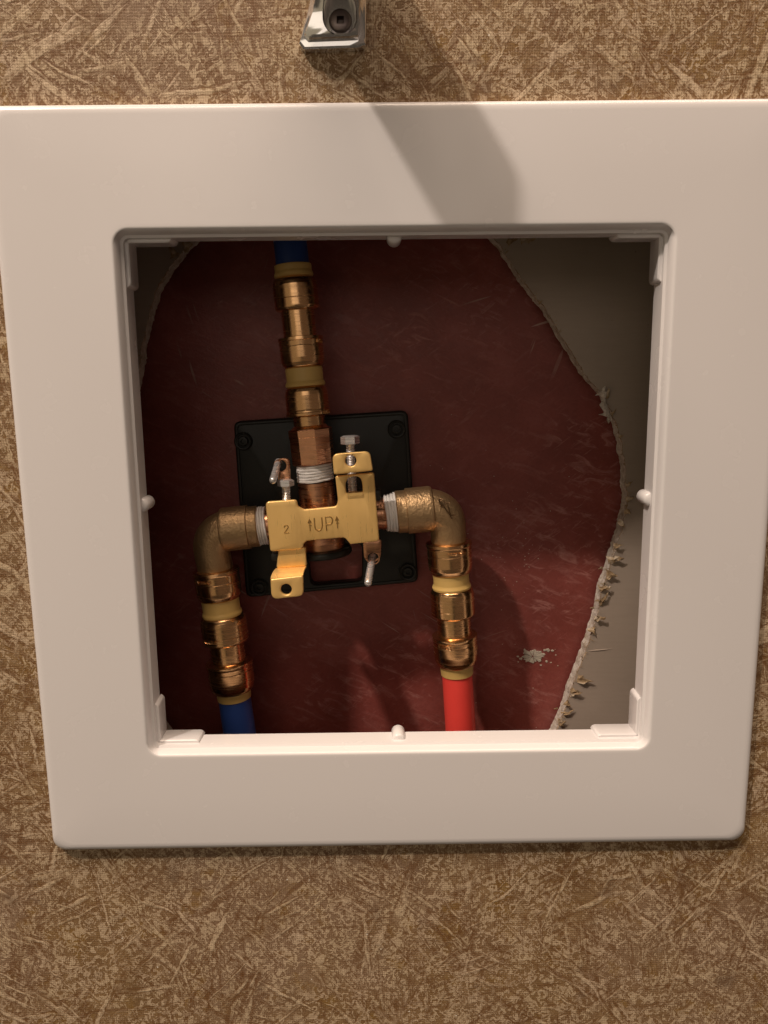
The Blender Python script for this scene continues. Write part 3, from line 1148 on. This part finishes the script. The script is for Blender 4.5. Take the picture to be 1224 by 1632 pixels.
# upper run
bp = RU.lathe("water_pipe", [(296, 53), (424, 53)], M['blue'])
props(bp, "short blue plastic pipe coming down into the upper brass coupling", "pipe", "plastic water pipes")
c1 = thing("pipe_coupling", RU.pt(535), "brass push fit coupling at the top under the blue pipe", "coupling", GC)
RU.lathe("release_collar", [(420, 50), (421, 59), (424, 59.5), (430, 58.5), (434, 62), (438, 62.5), (440, 58), (441, 50)], M['tan'], c1)
RU.lathe("coupling_body", [(439, 50), (440.5, 59), (443, 65), (447, 69), (452, 70.5), (472, 70.5), (472.6, 69.6), (473.2, 70.5), (485, 70.5), (488, 69), (490, 66), (491, 60), (491.5, 52.5), (531, 52.5), (532, 60), (532.6, 71.5), (537, 72.5), (538, 70),
                           (545.5, 69.5), (546, 69), (546.5, 69.5), (564, 69.5), (571, 67.5), (576, 64), (579, 59), (580.5, 52)], M['brass'], c1)
RU.lathe("release_collar", [(579.5, 50), (580, 58), (583, 60), (586, 59), (601, 58.5), (603, 62), (606, 64), (609, 62), (610, 52)], M['tan'], c1)
marks(RU, 541, 70, -75, -52, 5, c1, 5, 2)
ad = thing("threaded_adapter", RU.pt(690), "brass push fit adapter with eight sided nut and taped thread above the valve", "pipe adapter")
RU.lathe("adapter_body", [(608, 50), (610, 58), (613, 63), (617, 66), (623, 68), (646, 68.5), (646.6, 67.8), (647.2, 68.5), (650, 69), (651, 71), (655, 71), (656.5, 67), (657.5, 56), (658, 51), (672, 51), (674, 54), (676, 60), (677.5, 62)], M['brass'], ad)
RU.lathe("hex_nut", [(676.5, 60), (677.5, 68), (679, 70.5), (690, 70.5), (691, 69), (733, 68), (735, 64), (736, 54)], M['copper'], ad, seg=8, smooth=20, rot=pi / 8 + .12)
marks(RU, 652.5, 71, -72, -50, 5, ad, 5, 5)

# right run
GE = "cast elbow fittings beside the valve"
def elbow(run_h, k_out, k_in, corner, run_v, kv, d, w_bar, w_bend, w_down, parent, sgn):
    """barrel along the horizontal run, then a bend into the vertical run"""
    run_h.lathe("barrel", [(k_in, w_bar * .72), (k_in + sgn * 1.5, w_bar * .90), (k_in + sgn * 3, w_bar * .93), (k_in + sgn * 17, w_bar * .93), (k_in + sgn * 18, w_bar), (k_out - sgn * 5, w_bar), (k_out - sgn * 1.5, w_bar * .97), (k_out, w_bar * .90)],
                M['dzr'], parent, 'x')
    P0 = run_h.pt(k_out - sgn * 6, 'x')
    hdir = (run_h.pt(k_out, 'x') - P0).normalized()
    P3 = run_v.pt(kv)
    vdir = (P3 - run_v.pt(kv - 10)).normalized()
    C0 = corner
    n = 18
    pts_, rads_ = [], []
    r0 = run_h.rad(k_out, w_bend, 'x')
    r1 = run_v.rad(kv, w_down)
    b0_ = C0 - hdir * 17
    b1_ = C0 + vdir * 15
    pts_.append(P0); rads_.append(r0)
    for i in range(n + 1):
        t = i / n
        p = b0_ * (1 - t) ** 2 + C0 * (2 * t * (1 - t)) + b1_ * t * t
        pts_.append(p); rads_.append(r0 + (r1 - r0) * t * t)
    pts_.append(P3); rads_.append(r1)
    return tube("bend", pts_, rads_, M['dzr'], parent, 40, 70)

e1 = thing("elbow_fitting", RR.pt(900), "bronze right hand elbow with a fish mark, above the red pipe", "pipe elbow", GE)
elbow(RH, 690, 630, RH.pt(712, 'x'), RR, 866, 80, 73, 66, 56, e1, 1)
RH.lathe("thread_stub", [(606, 40), (607, 52), (610, 53), (613, 51), (616, 53), (620, 52), (626, 52)], M['copper'], e1, 'x')
RH.lathe("thread_tape", tape_prof(613.5, 632.5, 58, 65), M['tape'], e1, 'x', wob=.012, smooth=50, seed=8)
RR.lathe("cup", [(861, 52), (862, 66), (863, 72.5), (867, 73.5), (869, 71), (880, 70.5), (880.6, 69.8), (881.2, 70.5), (897, 70), (903, 68), (908, 64), (910.5, 59), (911, 52)], M['brass'], e1)
RR.lathe("release_collar", [(909.5, 48), (910.5, 57), (913, 58.5), (916, 57), (926, 57), (928.5, 60), (931, 62), (934, 60.5), (934.5, 48)], M['tan'], e1)
marks(RR, 874.5, 71, -38, 8, 8, e1, 5, 1)
# fish outline cast into the bend
def onbend(x, y):
    px, py = 520 + x / 4.8, 620 + y / 4.8
    t = (py - 760) / 100
    xc = 711 + 1.5 * t
    p0 = RH.pt(712, 'x')
    r = RH.rad(712, 59, 'x')
    p = at(px, py, 80 - r * .9)
    cxw = at(xc, py, 80).x
    u_ = min(.95, abs(p.x - cxw) / r)
    dy = r * sqrt(1 - u_ * u_)
    return at(px, py, 79.6 - dy - .9)
fish = [[(866, 838), (880, 840), (905, 862), (916, 876), (944, 872)], [(930, 885), (938, 918), (944, 944), (956, 966), (988, 962)],
        [(866, 838), (862, 856), (876, 880), (898, 894), (912, 916), (936, 948), (950, 970), (962, 992)], [(880, 884), (876, 900), (892, 896)],
        [(872, 856), (888, 862)]]
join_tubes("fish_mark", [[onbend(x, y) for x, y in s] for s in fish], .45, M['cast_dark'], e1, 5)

c2 = thing("pipe_coupling", RR.pt(990), "brass push fit coupling above the red pipe", "coupling", GC)
def coupling(run, y0, parent, w=70, wn=53, ln=(4, 43, 74, 80, 122), mk=None):
    a, b, c, d, e = [y0 + q for q in ln]
    return run.lathe("coupling_body", [(y0 - 1, wn - 3), (y0, w - 12), (y0 + 2, w - 6), (y0 + 6, w - 1.5), (y0 + 11, w), (y0 + 30, w), (y0 + 30.6, w - .8), (y0 + 31.2, w), (b - 3, w), (b - 1.4, w - 2), (b, w - 5), (b + .7, wn + 1), (b + 1.3, wn),
                                       (c - 1, wn), (c, wn + 4), (c + .5, w + 1.5), (d - 2, w + 2), (d, w), (d + 6.5, w - .5), (d + 7, w - 1.2), (d + 7.5, w - .5), (e - 20, w - .5), (e - 10, w - 2.5), (e - 4, w - 7), (e - 1, w - 12), (e, wn - 1)],
                     M['brass'], parent)
coupling(RR, 933, c2)
RR.lathe("release_collar", [(1054, 46), (1055, 53.5), (1060, 52.5), (1066, 51.5), (1070, 51), (1070.5, 44)], M['tan'], c2)
marks(RR, 1016, 72, 8, 48, 6, c2, 5, 9)
rp = RR.lathe("water_pipe", [(1066, 48), (1310, 48.5)], M['redp'])
props(rp, "bright red plastic pipe below the right brass coupling", "pipe", "plastic water pipes")

# left run
e2 = thing("elbow_fitting", RL.pt(900), "bronze left hand elbow in shade above the lower blue pipe", "pipe elbow", GE)
elbow(RH, 353, 414, RH.pt(333, 'x'), RL, 912, 77, 70, 63, 56, e2, -1)
RH.lathe("thread_tape", tape_prof(410, 426, 62, 61), M['tape'], e2, 'x', wob=.012, smooth=50, seed=21)
RL.lathe("cup", [(904, 52), (905, 66), (906, 73), (910, 74.5), (912, 72.5), (923, 72), (923.6, 71.2), (924.2, 72), (937, 71.5), (944, 69), (949, 64), (951, 60), (952, 52)], M['brass'], e2)
RL.lathe("release_collar", [(950, 50), (951, 58), (954, 60), (957, 59), (969, 59), (971.5, 62), (974, 63), (977, 61), (977.5, 50)], M['tan'], e2)
marks(RL, 917, 73, 5, 40, 6, e2, 5, 12)
c3 = thing("pipe_coupling", RL.pt(1035), "brass push fit coupling in shade above the lower blue pipe", "coupling", GC)
coupling(RL, 976, c3, 72, 54)
RL.lathe("release_collar", [(1096, 46), (1097, 55), (1102, 54), (1107, 53.5), (1110, 53), (1110.5, 44)], M['tan'], c3)
marks(RL, 1009, 72, 15, 50, 5, c3, 5, 14)
lp_ = RL.lathe("water_pipe", [(1106, 51), (1310, 51.5)], M['blue'])
props(lp_, "dark blue plastic pipe below the left brass coupling", "pipe", "plastic water pipes")
